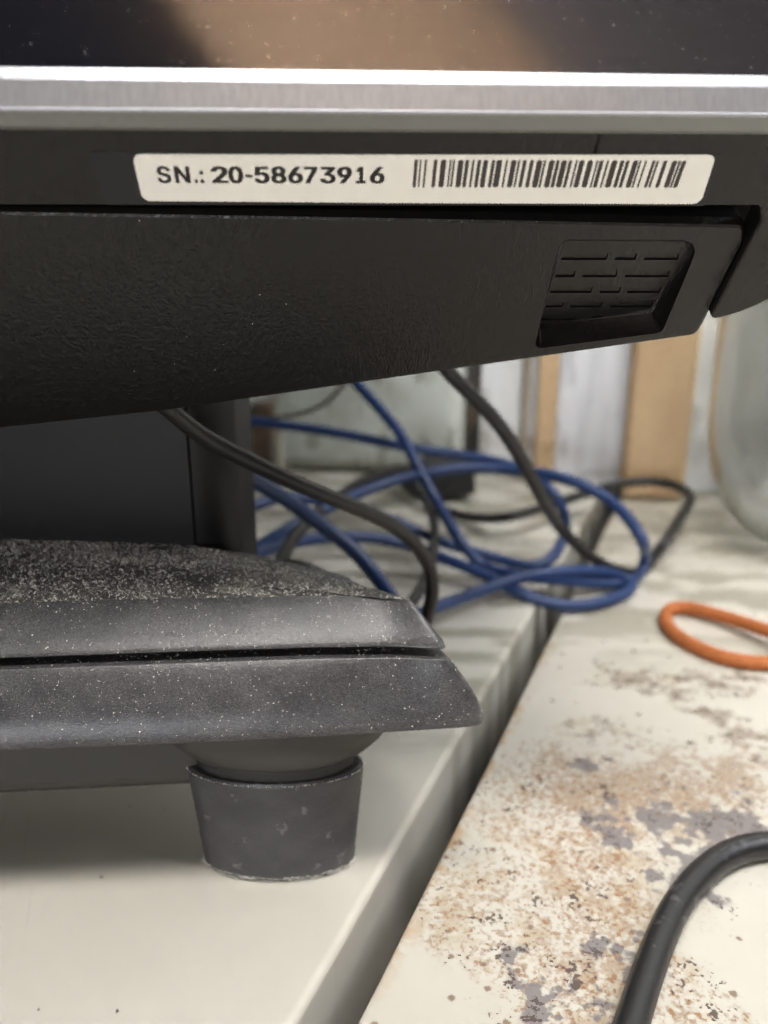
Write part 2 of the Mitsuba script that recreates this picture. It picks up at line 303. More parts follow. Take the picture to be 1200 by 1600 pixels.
def rust_col(p, n, uv):      # old cream paint: rust freckles, scraped grey-violet metal, dark chips
    x, y = p.x * MM / .939, p.y * MM / .939
    wx = x + (fbm(x * .12, y * .12, 1., 3) - .5) * 16.
    wy = y + (fbm(x * .12 + 30., y * .12, 1., 3) - .5) * 16.

    def blob(cx, cy, rx, ry, ang=0.):
        c, s = math.cos(ang), math.sin(ang)
        dx, dy = wx - cx, wy - cy
        u, v = (dx * c + dy * s) / rx, (dy * c - dx * s) / ry
        return dr.exp(-(u * u + v * v))

    freck = dr.minimum(1.1 * blob(33, 132, 17, 26, -.3) + blob(38, 160, 13, 14) + blob(12, 127, 7, 6) + blob(25, 107, 9, 8) + blob(40, 112, 8, 12)
                       + blob(46, 104, 7, 5) + blob(62, 158, 22, 15) + .8 * blob(18, 163, 3, 12, -.38), 1.1)
    scrape = dr.minimum(blob(48, 148, 9, 6, -.5) + blob(57, 138, 8, 8) + .9 * blob(64, 146, 9, 4) + blob(38, 117, 6, 5) + blob(23, 110, 4, 6) + blob(48, 171, 7, 4) + .8 * blob(70, 150, 14, 10) + .7 * blob(30, 104, 9, 5), 1.1)
    dirt = dr.minimum(blob(76, 192, 16, 3.5, -.85) + blob(83, 206, 18, 7) + .7 * blob(58, 205, 8, 8) + .8 * blob(52, 182, 12, 4) + .7 * blob(90, 178, 16, 10), 1.1)
    f1 = fbm(x * .55, y * .55, 2., 5)
    f2 = fbm(x * .30 + 50., y * .30, 5., 5)
    f3 = fbm(x * 1.1 + 9., y * 1.1, 8., 4)
    f4 = fbm(x * .16 + 70., y * .16, 5., 4)
    tanz = dr.minimum(blob(66, 163, 24, 15, .15) + .8 * blob(44, 158, 12, 10) + .75 * blob(36, 133, 13, 17, -.3) + .5 * blob(30, 108, 12, 8), 1.1)
    f5 = fbm(x * 1.7 + 31., y * 1.7, 3., 3)
    f6 = fbm(x * .9 + 61., y * .9, 6., 4)
    c = mix((.50, .472, .405), (.55, .52, .455), fbm(x * .06, y * .06, 9., 4))
    c = mix(c, (.37, .285, .215), smoothstep(.40, .60, f4 * .5 + f6 * .5 + (tanz - 1.) * .20 + .05) * smoothstep(.1, .45, tanz) * .9)
    c = mix(c, (.41, .33, .22), smoothstep(.44, .66, f4 * .4 + f1 * .6) * smoothstep(.12, .7, freck + dirt * .6) * .6)
    c = mix(c, (.30, .195, .12), smoothstep(.42, .70, f3 * .35 + f5 * .65 + (freck - 1.) * .12) * smoothstep(.15, .5, freck) * .78)
    c = mix(c, (.28, .145, .07), smoothstep(.55, .72, f5 * .5 + f1 * .5 + (freck - 1.) * .10) * smoothstep(.2, .6, freck) * .72)
    c = mix(c, (.17, .125, .095), smoothstep(.32, .66, f2 * .6 + f6 * .4 + (dirt - 1.) * .25) * smoothstep(.05, .5, dirt) * .85)
    c = mix(c, (.195, .172, .172), smoothstep(.43, .50, f2 * .7 + f1 * .3 + (scrape - 1.) * .20) * smoothstep(.1, .4, scrape) * .92)
    c = mix(c, (.085, .06, .052), smoothstep(.65, .70, f5 * .45 + f2 * .55 + (freck + scrape - 1.) * .03) * smoothstep(.1, .3, freck + scrape + dirt) * .9)
    d1, d2, r = voronoi(x * .16, y * .16)
    sp = (1. - smoothstep(.05, .12, d1 + .12 * (f3 - .5))) * smoothstep(.66, .68, r)
    c = mix(c, (.20, .13, .085), sp * .85)
    e = (p.x * MM * .928 - p.y * MM * .373 + 39.3)             # rust creeping in from the bare sheared edge
    c = mix(c, (.42, .25, .12), smoothstep(.45, .6, f1 * .6 + f4 * .4) * (1. - smoothstep(.8, 4.2, e + 2. * f3)) * smoothstep(.35, .6, fbm(y * .05, 3., 2., 2)) * .8)
    far = smoothstep(185., 235., p.y * MM) * smoothstep(.34, .62, fbm(p.x * MM * .06 + 40., p.y * MM * .14, 3., 4))     # grime streaks near the wall
    return mix(c, (.25, .23, .17), far * .7)


def rust_h(p, n, uv):
    x, y = p.x * MM, p.y * MM
    return fbm(x * .8, y * .8, 2., 4) * 6e-5


bsdf('rusty_paint', bump(prin(proc(rust_col), .48, .4), rust_h))

bsdf('blue_pvc', prin((.012, .034, .115), .40, .5))
bsdf('black_pvc', prin((.013, .0125, .012), .42, .45))
bsdf('gray_pvc', prin((.05, .05, .05), .42, .5))
bsdf('brown_pvc', prin((.07, .05, .035), .5, .4))


def cord_col(p, n, uv):
    q = [p.x * MM, p.y * MM, p.z * MM]
    return mix((.012, .012, .013), (.055, .055, .058), smoothstep(.63, .76, fbm(q[0] * .5, q[1] * .5, q[2] * .5, 4)) * .8)


bsdf('cord_rubber', bump(prin(proc(cord_col), .36, .5), fine_fn, .4))


def orange_col(p, n, uv):
    q = [p.x * MM, p.y * MM, p.z * MM]
    return mix((.30, .08, .02), (.50, .17, .055), noise(q[0] * 2.5, q[1] * 2.5, q[2] * 2.5))


bsdf('orange_braid', bump(prin(proc(orange_col), .7, .3), lambda p, n, uv: noise(p.x * 1300., p.y * 1300., p.z * 1300.) * 1.2e-4))


def wall_paint(c0, c1, c2, sx=.05, sz=.02):
    def fn(p, n, uv):
        x, z = p.x * MM, p.z * MM
        a = fbm(x * sx, z * sz, p.y * MM * .02, 4)
        b = fbm(x * .22 + 9., z * .07, 3., 4)
        return mix(mix(c0, c1, smoothstep(.3, .7, a)), c2, smoothstep(.56, .74, b) * .6)
    return proc(fn)


bsdf('wall_grime', prin(wall_paint((.62, .64, .60), (.74, .76, .72), (.25, .24, .19)), .6, .3))
bsdf('panel_paint', prin(wall_paint((.42, .44, .385), (.60, .63, .585), (.20, .20, .145), .03, .03), .5, .4))
bsdf('board_white', prin(wall_paint((.76, .78, .78), (.84, .86, .86), (.42, .40, .36)), .5, .4))
bsdf('plate_gray', prin(wall_paint((.64, .67, .67), (.84, .87, .87), (.42, .43, .41), .04, .03), .45, .4))
bsdf('sheet_metal', bump(prin(wall_paint((.52, .54, .57), (.72, .74, .78), (.42, .43, .46), .12, .006), .40, .5, .35), lambda p, n, uv: noise(p.x * 700., p.z * 60., 1.) * 3e-5))
bsdf('strip_tan', prin(wall_paint((.50, .42, .33), (.62, .54, .45), (.30, .22, .15)), .6, .3))


def card_col(p, n, uv):
    x, z = p.x * MM, p.z * MM
    a = fbm(x * .10, z * .035, 2., 4)
    fl = noise(x * .9, z * 3.5, 3.)
    return mix(mix((.52, .36, .21), (.64, .465, .29), a), (.36, .22, .11), smoothstep(.6, .9, fl) * .35)


bsdf('cardboard', bump(prin(proc(card_col), .8, .2), lambda p, n, uv: fbm(p.x * 900., p.z * 250., 1., 3) * 8e-5))
bsdf('dark_steel', prin(wall_paint((.035, .033, .028), (.075, .07, .06), (.12, .07, .035)), .55, .4))
bsdf('rust_steel', prin(wall_paint((.22, .20, .15), (.34, .32, .26), (.13, .06, .025), .2, .12), .7, .3))
bsdf('adapter_plastic', prin((.018, .018, .019), .5, .4))
bsdf('jar_glass', {'type': 'principled', 'base_color': {'type': 'rgb', 'value': [.95, .96, .93]}, 'roughness': .07, 'spec_trans': .93, 'eta': 1.48}, two=False)

# ---------------------------------------------------------------- the tables and the wall (setting)
ED = np.array([.0745, .1853]); ED /= np.linalg.norm(ED)          # direction of both table edges
EN = np.array([ED[1], -ED[0]])                                    # towards the right table
A0 = np.array([-.01394, .0934])


def table(outward, edge_off, z_top, thick, r, far_side, lengths):
    """A tabletop with a rolled edge: section (distance along EN, z) swept along ED."""
    s = outward
    pts = [(far_side, z_top)]
    pts += [(edge_off - s * r + s * r * math.sin(a), z_top - r + r * math.cos(a)) for a in np.linspace(0, math.pi / 2, 10)]
    pts += [(edge_off, z_top - thick), (far_side, z_top - thick)]
    nseg = 40
    ts = np.linspace(lengths[0], lengths[1], nseg)
    v = []
    for t in ts:
        wob = .00012 * math.sin(t * 41 + s) + .00008 * math.sin(t * 97)
        for i, (d, z) in enumerate(pts):
            q = A0 + ED * t + EN * (d + (wob if 0 < i < len(pts) - 1 else 0))
            v.append((q[0], q[1], z))
    m = len(pts)
    f = []
    for i in range(nseg - 1):
        for j in range(m):
            a, b = i * m + j, i * m + (j + 1) % m
            f += [[a, b, b + m], [a, b + m, a + m]]
    f += [[0, j + 1, j] for j in range(1, m - 1)] + [[(nseg - 1) * m, (nseg - 1) * m + j, (nseg - 1) * m + j + 1] for j in range(1, m - 1)]
    mesh = trimesh.Trimesh(v, f, process=False)
    mesh.fix_normals()
    return mesh


ZR = -.003
put('painted_tabletop', table(1, .0014, 0.0, .030, .0015, -.75, (-.55, .55)), 'cream_paint')
put('rusty_tabletop', table(-1, .0084, ZR, .0040, .0007, .80, (-.55, .55)), 'rusty_paint')
put('table_underframe', table(1, .05, -.032, .02, .003, -.30, (-.50, .50)), 'dark_steel')
lab('painted_tabletop', 'smooth cream painted tabletop with a rolled edge under the monitor', kind='structure')
lab('rusty_tabletop', 'cream tabletop with rust freckles and scraped grey patches on the right', kind='structure')
lab('table_underframe', 'dark frame below the gap between the two tabletops', kind='structure')

WD = np.array([1, -.1214, 0]); WD /= np.linalg.norm(WD)
WN = np.array([-WD[1], WD[0], 0]) * -1                            # out of the wall, towards the camera


def wall_y(x, off=0.0):
    return .3636 - .1214 * x - off


def slab(x0, x1, off, thick, z0, z1, r=0.0008):
    """An upright slab along the wall whose front face is 'off' in front of the wall line."""
    c = (x0 + x1) / 2
    m = rounded_box(((x1 - x0) / WD[0], thick, z1 - z0), min(r, thick * .45))
    m.apply_transform(trimesh.transformations.rotation_matrix(math.atan2(WD[1], WD[0]), [0, 0, 1]))
    m.apply_translation([c, wall_y(c, off) + thick / 2, (z0 + z1) / 2])
    return m


wl = trimesh.creation.box(extents=[1.6, .02, .5])
wl.apply_transform(trimesh.transformations.rotation_matrix(math.atan2(WD[1], WD[0]), [0, 0, 1]))
wl.apply_translation([0, wall_y(0) + .021 + .004, .2])
put('wall', wl, 'wall_grime')
lab('wall', 'pale grimy wall behind the tables', kind='structure')

# ---------------------------------------------------------------- things standing along the wall
pm = slab(-.16, PANEL_X[1][0], .004, .020, .0006, .30, .0075)
put('painted_panel', pm, 'panel_paint')
lab('painted_panel', 'wide pale green grey panel with a rounded edge behind the blue cables', 'panel')
put('steel_upright', slab(UPRIGHT_X[0][0] + .0015, UPRIGHT_X[1][0], -.004, .012, .0006, .30), 'dark_steel')
lab('steel_upright', 'narrow dark steel upright between the pale panel and the white board', 'post')
put('white_board', slab(BOARD_X[0][0], BOARD_X[1][0], 0., .008, .0006, .30), 'board_white')
lab('white_board', 'white board standing behind the black cable left of the cardboard strip', 'board')
put('wooden_strip', slab(STRIP_X[0][0] + .0002, STRIP_X[0][0] + .0024, .004, .003, .0004, .30), 'strip_tan')
lab('wooden_strip', 'very thin tan strip between the white board and the narrow cardboard', 'strip')
put('white_board_001', slab(STRIP_X[0][0] + .0030, STRIP_X[1][0] + .006, .002, .006, .0004, .30), 'board_white')
lab('white_board_001', 'thin pale strip of board just left of the narrow cardboard', 'board')
put('cardboard_strip', slab(CARDSTRIP_X[0][0], CARDSTRIP_X[1][0], .012, .005, -.0002, .30, .0012), 'cardboard')
lab('cardboard_strip', 'narrow brown cardboard strip standing beside the grey metal sheet', 'cardboard')
put('metal_sheet', slab(SHEET_X[0][0], SHEET_X[1][0] + .004, .004, .006, -.0026, .30), 'sheet_metal')
lab('metal_sheet', 'blue grey metal sheet between the two pieces of cardboard', 'panel')
cm = slab(CARD_X[0][0], CARD_X[1][0], .016, .012, -.0026, .30, .0025)
put('cardboard_sheet', cm, 'cardboard')
lab('cardboard_sheet', 'wide brown cardboard piece standing upright against the wall', 'cardboard')
put('wall_plate', slab(CARD_X[1][0] - .002, PLATE_X[1][0] + .06, .003, .006, -.0026, .30), 'plate_gray')
lab('wall_plate', 'whitish mottled plate at the right behind the glass jar', 'panel')
put('steel_stub', slab(STUB_X[0][0], STUB_X[1][0], .03, .010, .0006, .034, .001), 'dark_steel')
lab('steel_stub', 'short dark steel post standing close beside the monitor column', 'post')
put('rusty_bracket', slab(RUSTY_X[0][0] - .0006, RUSTY_X[1][0], .027, .004, .0006, .030, .001), 'rust_steel')
lab('rusty_bracket', 'narrow rusty bracket beside the short dark post', 'bracket')

# black power plug lying by the panel
ad = rounded_box((.0175, .020, .0125), .0012)
ad.apply_transform(trimesh.transformations.rotation_matrix(-.10, [0, 1, 0]) @ trimesh.transformations.rotation_matrix(.12, [0, 0, 1]))
ad.apply_translation([.0245, .332, .0085])
put('power_plug__body', ad, 'adapter_plastic')
rl = lathe([(0, 0), (.0042, 0), (.0036, .008), (.0026, .012), (0, .012)], 24)
rl.apply_transform(trimesh.transformations.rotation_matrix(-math.pi / 2, [0, 1, 0]))
rl.apply_translation([.0165, .331, .0095])
put('power_plug__strain_relief', rl, 'adapter_plastic')
lab('power_plug', 'black blocky power plug on the table behind the blue cables', 'plug')

# glass jar at the right
jx, jy, jz = .147, .287, ZR + .0004
outer = [(0, 0), (.012, 0)] + [(.012 + .0265 * math.sin(a), .042 - .042 * math.cos(a)) for a in np.linspace(.15, math.pi / 2, 14)] + [(.0388, .07), (.0385, .10), (.036, .125), (.026, .14), (.022, .15)]
inner = [(.020, .15), (.024, .139), (.034, .124), (.0365, .10), (.0368, .07)] + [(.011 + .0255 * math.sin(a), .0435 - .041 * math.cos(a)) for a in np.linspace(math.pi / 2, .15, 14)] + [(.010, .0035), (0, .0035)]
jar = lathe(outer + inner, 72)
jar.apply_translation([jx, jy, jz])
put('glass_jar', jar, 'jar_glass', 40)
lab('glass_jar', 'clear round bellied glass jar at the right edge on the rusty table', 'jar')


# ---------------------------------------------------------------- behind the camera, mirrored in the dark screen
def plain(c):
    def fn(p, n, uv):
        g = fbm(p.x * 9., p.z * 2.2 + 3., 4., 4)
        return mix(tuple(.8 * v for v in c), c, smoothstep(.25, .75, g))
    return proc(fn)


bsdf('plywood', prin(plain((.58, .375, .24)), .6, .3))
bsdf('gray_door', prin(plain((.26, .225, .23)), .6, .3))
pw = Polygon([(-.116 - .065 * k, .96 + .10 * k) for k in (-8.5, 5)] + [(-.116 - .065 * k + .47, .96 + .10 * k) for k in (5, -8.5)])
m = extrude(pw, 0, .015)
v = np.asarray(m.vertices)
m = trimesh.Trimesh(np.column_stack([v[:, 0], -.85 - v[:, 2], v[:, 1]]), m.faces, process=False); m.fix_normals()
put('plywood_board', m, 'plywood', False)
lab('plywood_board', 'brown plywood board leaning behind the camera, seen only mirrored in the screen', 'board')
put('gray_cupboard', box(.02, -1.35, -.75, .95, -1.0, 1.7), 'gray_door', False)
lab('gray_cupboard', 'gray cupboard behind the brown plywood board, seen only mirrored in the screen', 'cupboard')

# ---------------------------------------------------------------- cables
def cable(key, pts, r, mat, label, cat='cable', group=None, **kw):
    put(key, tube(pts, r, **kw), mat, True)
    lab(key, label, cat, group)


cable('blue_cable', BLUE_A, .00165, 'blue_pvc', 'blue cable running straight from the column top to the far turn of the coil')
cable('blue_cable_001', BLUE_B, .00175, 'blue_pvc', 'blue cable with the widest arching loop and a steep diagonal strand under the monitor')
cable('blue_cable_002', BLUE_C, .00175, 'blue_pvc', 'blue cable lying lowest on the table with a flat closed loop over the gap')
cable('blue_cable_003', BLUE_D, .00185, 'blue_pvc', 'thick near blue cable bending down behind the base of the monitor')
cable('black_cable', BLACK_A, .00145, 'black_pvc', 'black cable leaving the underside of the monitor and curling down behind its base')
cable('black_cable_001', BLACK_B, .0017, 'black_pvc', 'long black cable dropping from the monitor and looping back across the right table')
cable('black_cable_002', BLACK_C, .0020, 'black_pvc', 'short black cable leading into the power plug')
cable('black_cable_003', BLACK_D, .0015, 'black_pvc', 'black cable hanging vertically behind the blue diagonal strand')
cable('black_cable_004', BLACK_E, .0017, 'black_pvc', 'black cable with a small hooked bend just above the base')
cable('brown_wire', BROWN, .0008, 'brown_pvc', 'thin brown wire sagging high before the pale panel', 'wire')
cable('orange_cord', ORANGE, .0018, 'orange_braid', 'orange cord lying in a loop on the rusty table', 'cord', sides=20, step=.001)
cable('rubber_cable', CORD, .00235, 'cord_rubber', 'thick black rubber cord curving over the near corner of the rusty table', 'cord', sides=28, step=.001)

# ---------------------------------------------------------------- the monitor
PSI = math.radians(4.5)
RZ = np.array([[math.cos(PSI), -math.sin(PSI), 0], [math.sin(PSI), math.cos(PSI), 0], [0, 0, 1]])
PO = np.array([0, .107, .1136])
PS, PT, PN = RZ @ [1, 0, 0], RZ @ [0, .6, -.8], RZ @ [0, -.8, -.6]


def on_plane(mesh, w=0.0):
    """A mesh with coordinates (s, t, w) in metres on the monitor's sloping underside -> world."""
    m = mesh.copy()
    v = np.asarray(m.vertices)
    m.vertices = PO + v[:, :1] * PS + v[:, 1:2] * PT + (v[:, 2:3] + w) * PN
    m.invert() if np.linalg.det(np.array([PS, PT, PN])) < 0 else None
    return m


def rpoly(pts, r=0.0):
    p = Polygon(np.asarray(pts) / 1000.0).buffer(0)
    if r:
        p = p.buffer(-r, quad_segs=8).buffer(2 * r, quad_segs=8).buffer(-r, quad_segs=8)
    return p


def bevelled(poly, w_back, w_front, bev):
    """poly extruded from w_back to w_front with a chamfer of bev at the front."""
    if bev <= 0:
        return extrude(poly, w_back, w_front)
    steps = [(w_front - bev, 0.0), (w_front - bev * .45, bev * .25), (w_front - bev * .12, bev * .62), (w_front, bev * 1.15)]
    man = m3.Manifold.extrude(m3.CrossSection([np.asarray(poly.exterior.coords)[:-1]] if Polygon(poly.exterior).exterior.is_ccw else [np.asarray(poly.exterior.coords)[:-1][::-1]]), steps[0][0] - w_back).translate((0, 0, w_back))
    parts = [man]
    for (wa, ia), (wb, ib) in zip(steps[:-1], steps[1:]):
        q = poly.buffer(-(ia + ib) / 2, quad_segs=8)
        c = np.asarray(q.exterior.coords)[:-1]
        c = c if q.exterior.is_ccw else c[::-1]
        parts.append(m3.Manifold.extrude(m3.CrossSection([c]), wb - wa + 2e-6).translate((0, 0, wa - 1e-6)))
    out = parts[0]
    for q in parts[1:]:
        out = out + q
    return tri(out)


def ccw(poly):
    c = np.asarray(poly.exterior.coords)[:-1]
    return c if poly.exterior.is_ccw else c[::-1]


def subdivide(mesh, edge):
    v, f = trimesh.remesh.subdivide_to_size(mesh.vertices, mesh.faces, edge, max_iter=20)
    return trimesh.Trimesh(v, f, process=False)


put('touch_monitor__bottom_frame', on_plane(bevelled(rpoly(FRAME_LEFT), -.0022, 0, .0002)), 'frame_plastic')
put('touch_monitor__bottom_frame_001', on_plane(bevelled(rpoly(FRAME_RIGHT, .0008), -.0035, 0, .0004)), 'frame_plastic')

# rear cover with the finger recess and its moulded slots
cov = rpoly(COVER, .0015)
layers = [(-.0080, .0004), (-.0012, 0.0), (-.0005, .0003), (-.0002, .0004), (0.0, .0007)]
pts3 = []
for w, ins in layers:
    c = np.asarray(cov.buffer(-ins, quad_segs=8).exterior.coords)[:-1]
    pts3.append(np.column_stack([c, np.full(len(c), w)]))
cover = m3.Manifold.hull_points(np.vstack(pts3))
t0, t1 = RECESS_T[0] / 1000, RECESS_T[1] / 1000


def floor_w(t):
    return -(.0006 + (t - t0) / (t1 - t0) * .0032)


rec = rpoly(RECESS, .0008)
rin = np.asarray(rec.buffer(-.0006, quad_segs=6).exterior.coords)[:-1]
rin = rin.copy(); rin[:, 1] -= .0003 * sm(rin[:, 1], t0 + .55 * (t1 - t0), t1)
rmid = np.asarray(rec.buffer(.00005, quad_segs=6).exterior.coords)[:-1]
rout = np.asarray(rec.buffer(.0004, quad_segs=6).exterior.coords)[:-1]
cut = m3.Manifold.hull_points(np.vstack([np.column_stack([rin, floor_w(rin[:, 1])]), np.column_stack([rmid, np.full(len(rmid), -.0003)]), np.column_stack([rout, np.full(len(rout), .0004)])]))
cover = cover - cut
slope = math.atan2(.0032, t1 - t0)
for q in SLOTS:
    sp = Polygon(np.asarray(q) / 1000).buffer(-.0002).buffer(.0002, quad_segs=5)
    sp = sp.intersection(Polygon(rin).buffer(-.00025))
    if sp.is_empty or sp.geom_type != 'Polygon':
        continue
    c = ccw(sp)
    top = np.column_stack([c, floor_w(c[:, 1]) + .0003])
    bc = ccw(sp.buffer(-.00006))
    bot = np.column_stack([bc, floor_w(bc[:, 1]) - .00028])
    cover = cover - m3.Manifold.hull_points(np.vstack([top, bot]))
cm_ = tri(cover)
cm_.apply_translation([0, 0, -.0012])
put('touch_monitor__rear_cover', on_plane(cm_), 'cover_plastic', 25)

# dark body behind frame, cover and screen
TILT = math.radians(15)
sv = np.array([math.sin(TILT), math.cos(TILT)])
body = [(.1092, .1187), (.1088 + .30 * sv[0], .1172 + .30 * sv[1]), (.158 + .30 * sv[0], .128 + .30 * sv[1]), (.186, .150), (.172, .101), (.1400, .0985), (.1310, .0985), (.1145, .1165)]


def profile_x(prof, x0, x1, base=(0, 0)):
    m = extrude(Polygon(prof), 0, x1 - x0)
    v = np.asarray(m.vertices)
    w = np.column_stack([v[:, 2] + x0, v[:, 0], v[:, 1]])
    w = (w - [0, .107, 0]) @ RZ.T + [0, .107, 0]
    m2 = trimesh.Trimesh(w, m.faces, process=False)
    m2.fix_normals()
    return m2


XL, XR = -.30, .056
put('touch_monitor__rear_shell', profile_x(body, XL + .002, XR - .0012), 'shell_plastic')

# silver bezel: top bevel, flat band, lower bevel
put('touch_monitor__bezel', profile_x([(.10368, .11765), (.1029, .1149), (.1060, .1147), (.1080, .1172)], XL, XR), 'silver', False)
put('touch_monitor__bezel__top_bevel', profile_x([(.10365, .11768), (.1044, .11895), (.1075, .1193), (.1081, .1174)], XL, XR), 'silver_bevel', False)
put('touch_monitor__bezel__edge_line', profile_x(arc(.10305, .11485, .00022, 0, 359, 10), XL, XR), 'silver_bevel', 60)
put('touch_monitor__bezel__lower_bevel', profile_x([(.10315, .11475), (.1047, .1133), (.1080, .1132), (.1060, .1146)], XL, XR), 'silver_under', False)

scr0 = np.array([.1050, .1186])
nrm = np.array([-sv[1], sv[0]])
put('touch_monitor__screen', profile_x([tuple(scr0), tuple(scr0 + sv * .285), tuple(scr0 + sv * .285 - nrm * .003), tuple(scr0 - nrm * .003)], XL + .003, XR - .003), 'screen_glass', False)

# stickers
put('touch_monitor__backing_label', on_plane(extrude(rpoly(BACKING, .0004), .00001, .0001)), 'backing_film', False)
put('touch_monitor__serial_label', on_plane(bevelled(rpoly(LABEL, .0010), .0001, .00025, .00003)), 'label_paper', 30)


def text_on(text, spec, bold, o=0):
    (sa, tb), (sb, _), (_, tt) = spec
    m = meshkit.text_mesh(text, .010, .00001, bold)
    b = m.bounds
    v = np.asarray(m.vertices).copy()
    v[:, 0] = sa / 1000 + (v[:, 0] - b[0, 0]) / (b[1, 0] - b[0, 0]) * (sb - sa) / 1000
    # digits sit on the baseline y = 0, capitals .010 tall
    v[:, 1] = tb / 1000 + v[:, 1] / .010 * (tt - tb) / 1000
    v[:, 0] += o * (.00005 if spec[0][0] < -20.2 else .00009)
    v[:, 2] = .000254 + o * .000002 + v[:, 2]
    m = trimesh.Trimesh(v, m.faces, process=False)
    m.invert()
    return on_plane(m)


put('touch_monitor__serial_label__lettering', trimesh.util.concatenate([text_on(ch, ((a, TEXT_T[0]), (b, 0), (0, TEXT_T[1])), True, o) for ch, a, b in GLYPHS for o in (-1, 1)]), 'ink', False)
bars = []
for a, b in BARS:
    sp = Polygon([(a / 1000, BAR_T[0] / 1000), (b / 1000, BAR_T[0] / 1000), (b / 1000, BAR_T[1] / 1000), (a / 1000, BAR_T[1] / 1000)])
    r = min(.00035, (b - a) / 1000 * .42)
    sp = sp.buffer(-r).buffer(r, quad_segs=4)
    bars.append(extrude(sp, .000252, .000262))
put('touch_monitor__serial_label__barcode', on_plane(trimesh.util.concatenate(bars)), 'ink_bars', False)

# stand column
r = .0075
px1, py0 = -.0262, .1490
colp = [(-.215, py0), (px1 - r, py0)] + arc(px1 - r, py0 + r, r, -90, 0, 12) + [(px1, py0 + .024), (-.215, py0 + .024)]
col = extrude(Polygon(colp), .0325, .100)
put('touch_monitor__stand_column', col, 'column_plastic', 30)
fp = extrude(Polygon([(-.212, py0 - .0012), (px1 - r + .0002, py0 - .0012), (px1 - r + .0004, py0 - .0004), (px1 - r + .0004, py0 + .002), (-.212, py0 + .002)]), .0475, .098)
put('touch_monitor__stand_column__front_plate', fp, 'column_plastic', 30)

# base: rings between three measured outlines
CTR = np.array([-.075, .138])
OUT = [(-.26, .0902), (-.0548, .1104), (-.0278, .1123), (-.0094, .1140), (.0047, .1156), (.0158, .1168), (.0110, .131), (-.004, .153), (-.028, .166), (-.06, .180), (-.26, .178)]
MID = [(-.25, .0970), (-.0556, .1159), (-.0283, .1180), (-.0095, .1193), (.0020, .1195), (.0101, .1184), (.0058, .128), (-.007, .147), (-.030, .160), (-.06, .172), (-.25, .170)]
CRE = [(-.24, .1055), (-.0578, .1233), (-.0292, .1251), (-.0100, .1258), (-.0010, .1256), (.0048, .1236), (.0012, .1268), (-.0124, .1355), (-.0226, .1415), (-.06, .163), (-.24, .161)]


def curve(l, tight):
    """A closed outline through matching corners; each edge is cut at the same fractions so that outlines correspond point by point."""
    p = np.asarray(l, float)
    n = len(p)
    out = []
    for i in range(n):
        a, b = p[i], p[(i + 1) % n]
        L = np.linalg.norm(b - a)
        k = max(2, min(40, int(NSEG[i] / .002)))
        e = min(tight / L, .3)
        out += [a + (b - a) * t for t in [0, e * .5, e] + list(e + (1 - 2 * e) * (np.arange(1, k) / k)) + [1 - e, 1 - e * .5]]
    q = np.array(out)
    for _ in range(12):
        q = .25 * np.roll(q, 1, 0) + .5 * q + .25 * np.roll(q, -1, 0)
    return q


NSEG = [np.linalg.norm(np.subtract(OUT[i], OUT[(i + 1) % len(OUT)])) for i in range(len(OUT))]
ro, rm, rc = curve(OUT, .0007), curve(MID, .0009), curve(CRE, .0008)


def inset(q, d):
    t = np.roll(q, -1, 0) - np.roll(q, 1, 0)
    t /= np.linalg.norm(t, axis=1, keepdims=True)
    return q + np.column_stack([-t[:, 1], t[:, 0]]) * d


def rings(lst, cap_bottom=True, cap_top=True):
    """lst of (outline (n, 2), z) -> closed mesh."""
    n = len(ro)
    v = [np.column_stack([q, np.full(n, z)]) for q, z in lst]
    f = []
    j = np.arange(n); k = (j + 1) % n
    for i in range(len(lst) - 1):
        a, b = i * n, (i + 1) * n
        f += [np.column_stack([a + j, a + k, b + k]), np.column_stack([a + j, b + k, b + j])]
    vv = np.vstack(v)
    if cap_bottom:
        vv = np.vstack([vv, [[CTR[0], CTR[1], v[0][:, 2].mean()]]]); f.append(np.column_stack([np.full(n, len(vv) - 1), k, j]))
    if cap_top:
        vv = np.vstack([vv, [[CTR[0], CTR[1], v[-1][:, 2].mean()]]]); f.append(np.column_stack([np.full(n, len(vv) - 1), (len(lst) - 1) * n + j, (len(lst) - 1) * n + k]))
    return trimesh.Trimesh(vv, np.vstack(f), process=False)


def bl(a, b, t):
    return a * (1 - t) + b * t


low = [(inset(ro, .006), .0316), (inset(ro, .0016), .0314), (inset(ro, .0005), .0316), (inset(ro, .0001), .0320), (ro, .0325), (bl(ro, rm, .02), .0332), (bl(ro, rm, .07), .0342), (bl(ro, rm, .14), .0352), (bl(ro, rm, .23), .0362), (bl(ro, rm, .34), .0372), (bl(ro, rm, .48), .0384), (bl(ro, rm, .64), .0397), (bl(ro, rm, .82), .0410), (bl(ro, rm, .95), .0418), (bl(ro, rm, 1.), .0420), (inset(rm, .0006), .0421), (inset(rm, .003), .0419)]
put('touch_monitor__base', rings(low), 'base_plastic', 30)
up = [(inset(rm, .003), .0434), (inset(rm, .0006), .0434), (inset(rm, .0002), .0437), (bl(rm, rc, .08), .0443), (bl(rm, rc, .3), .0455), (bl(rm, rc, .6), .0471), (bl(rm, rc, .85), .0484), (bl(rm, rc, .96), .0489), (rc, .0491)]
put('touch_monitor__base__top_cover', rings(up, True, False), 'base_plastic', 25)
cap = [(rc, .0491)] + [(CTR + (rc - CTR) * (1 - q), .0491 + .0014 * math.sin(q * math.pi / 2)) for q in np.linspace(.03, .97, 14)]
put('touch_monitor__base__dusty_top', rings(cap, False, True), 'base_top', 40)
und = Polygon([(-.25, .108), (-.06, .1225), (-.024, .1255), (-.017, .130), (-.022, .150), (-.06, .160), (-.25, .165)]).buffer(-.002).buffer(.002)
lay = []
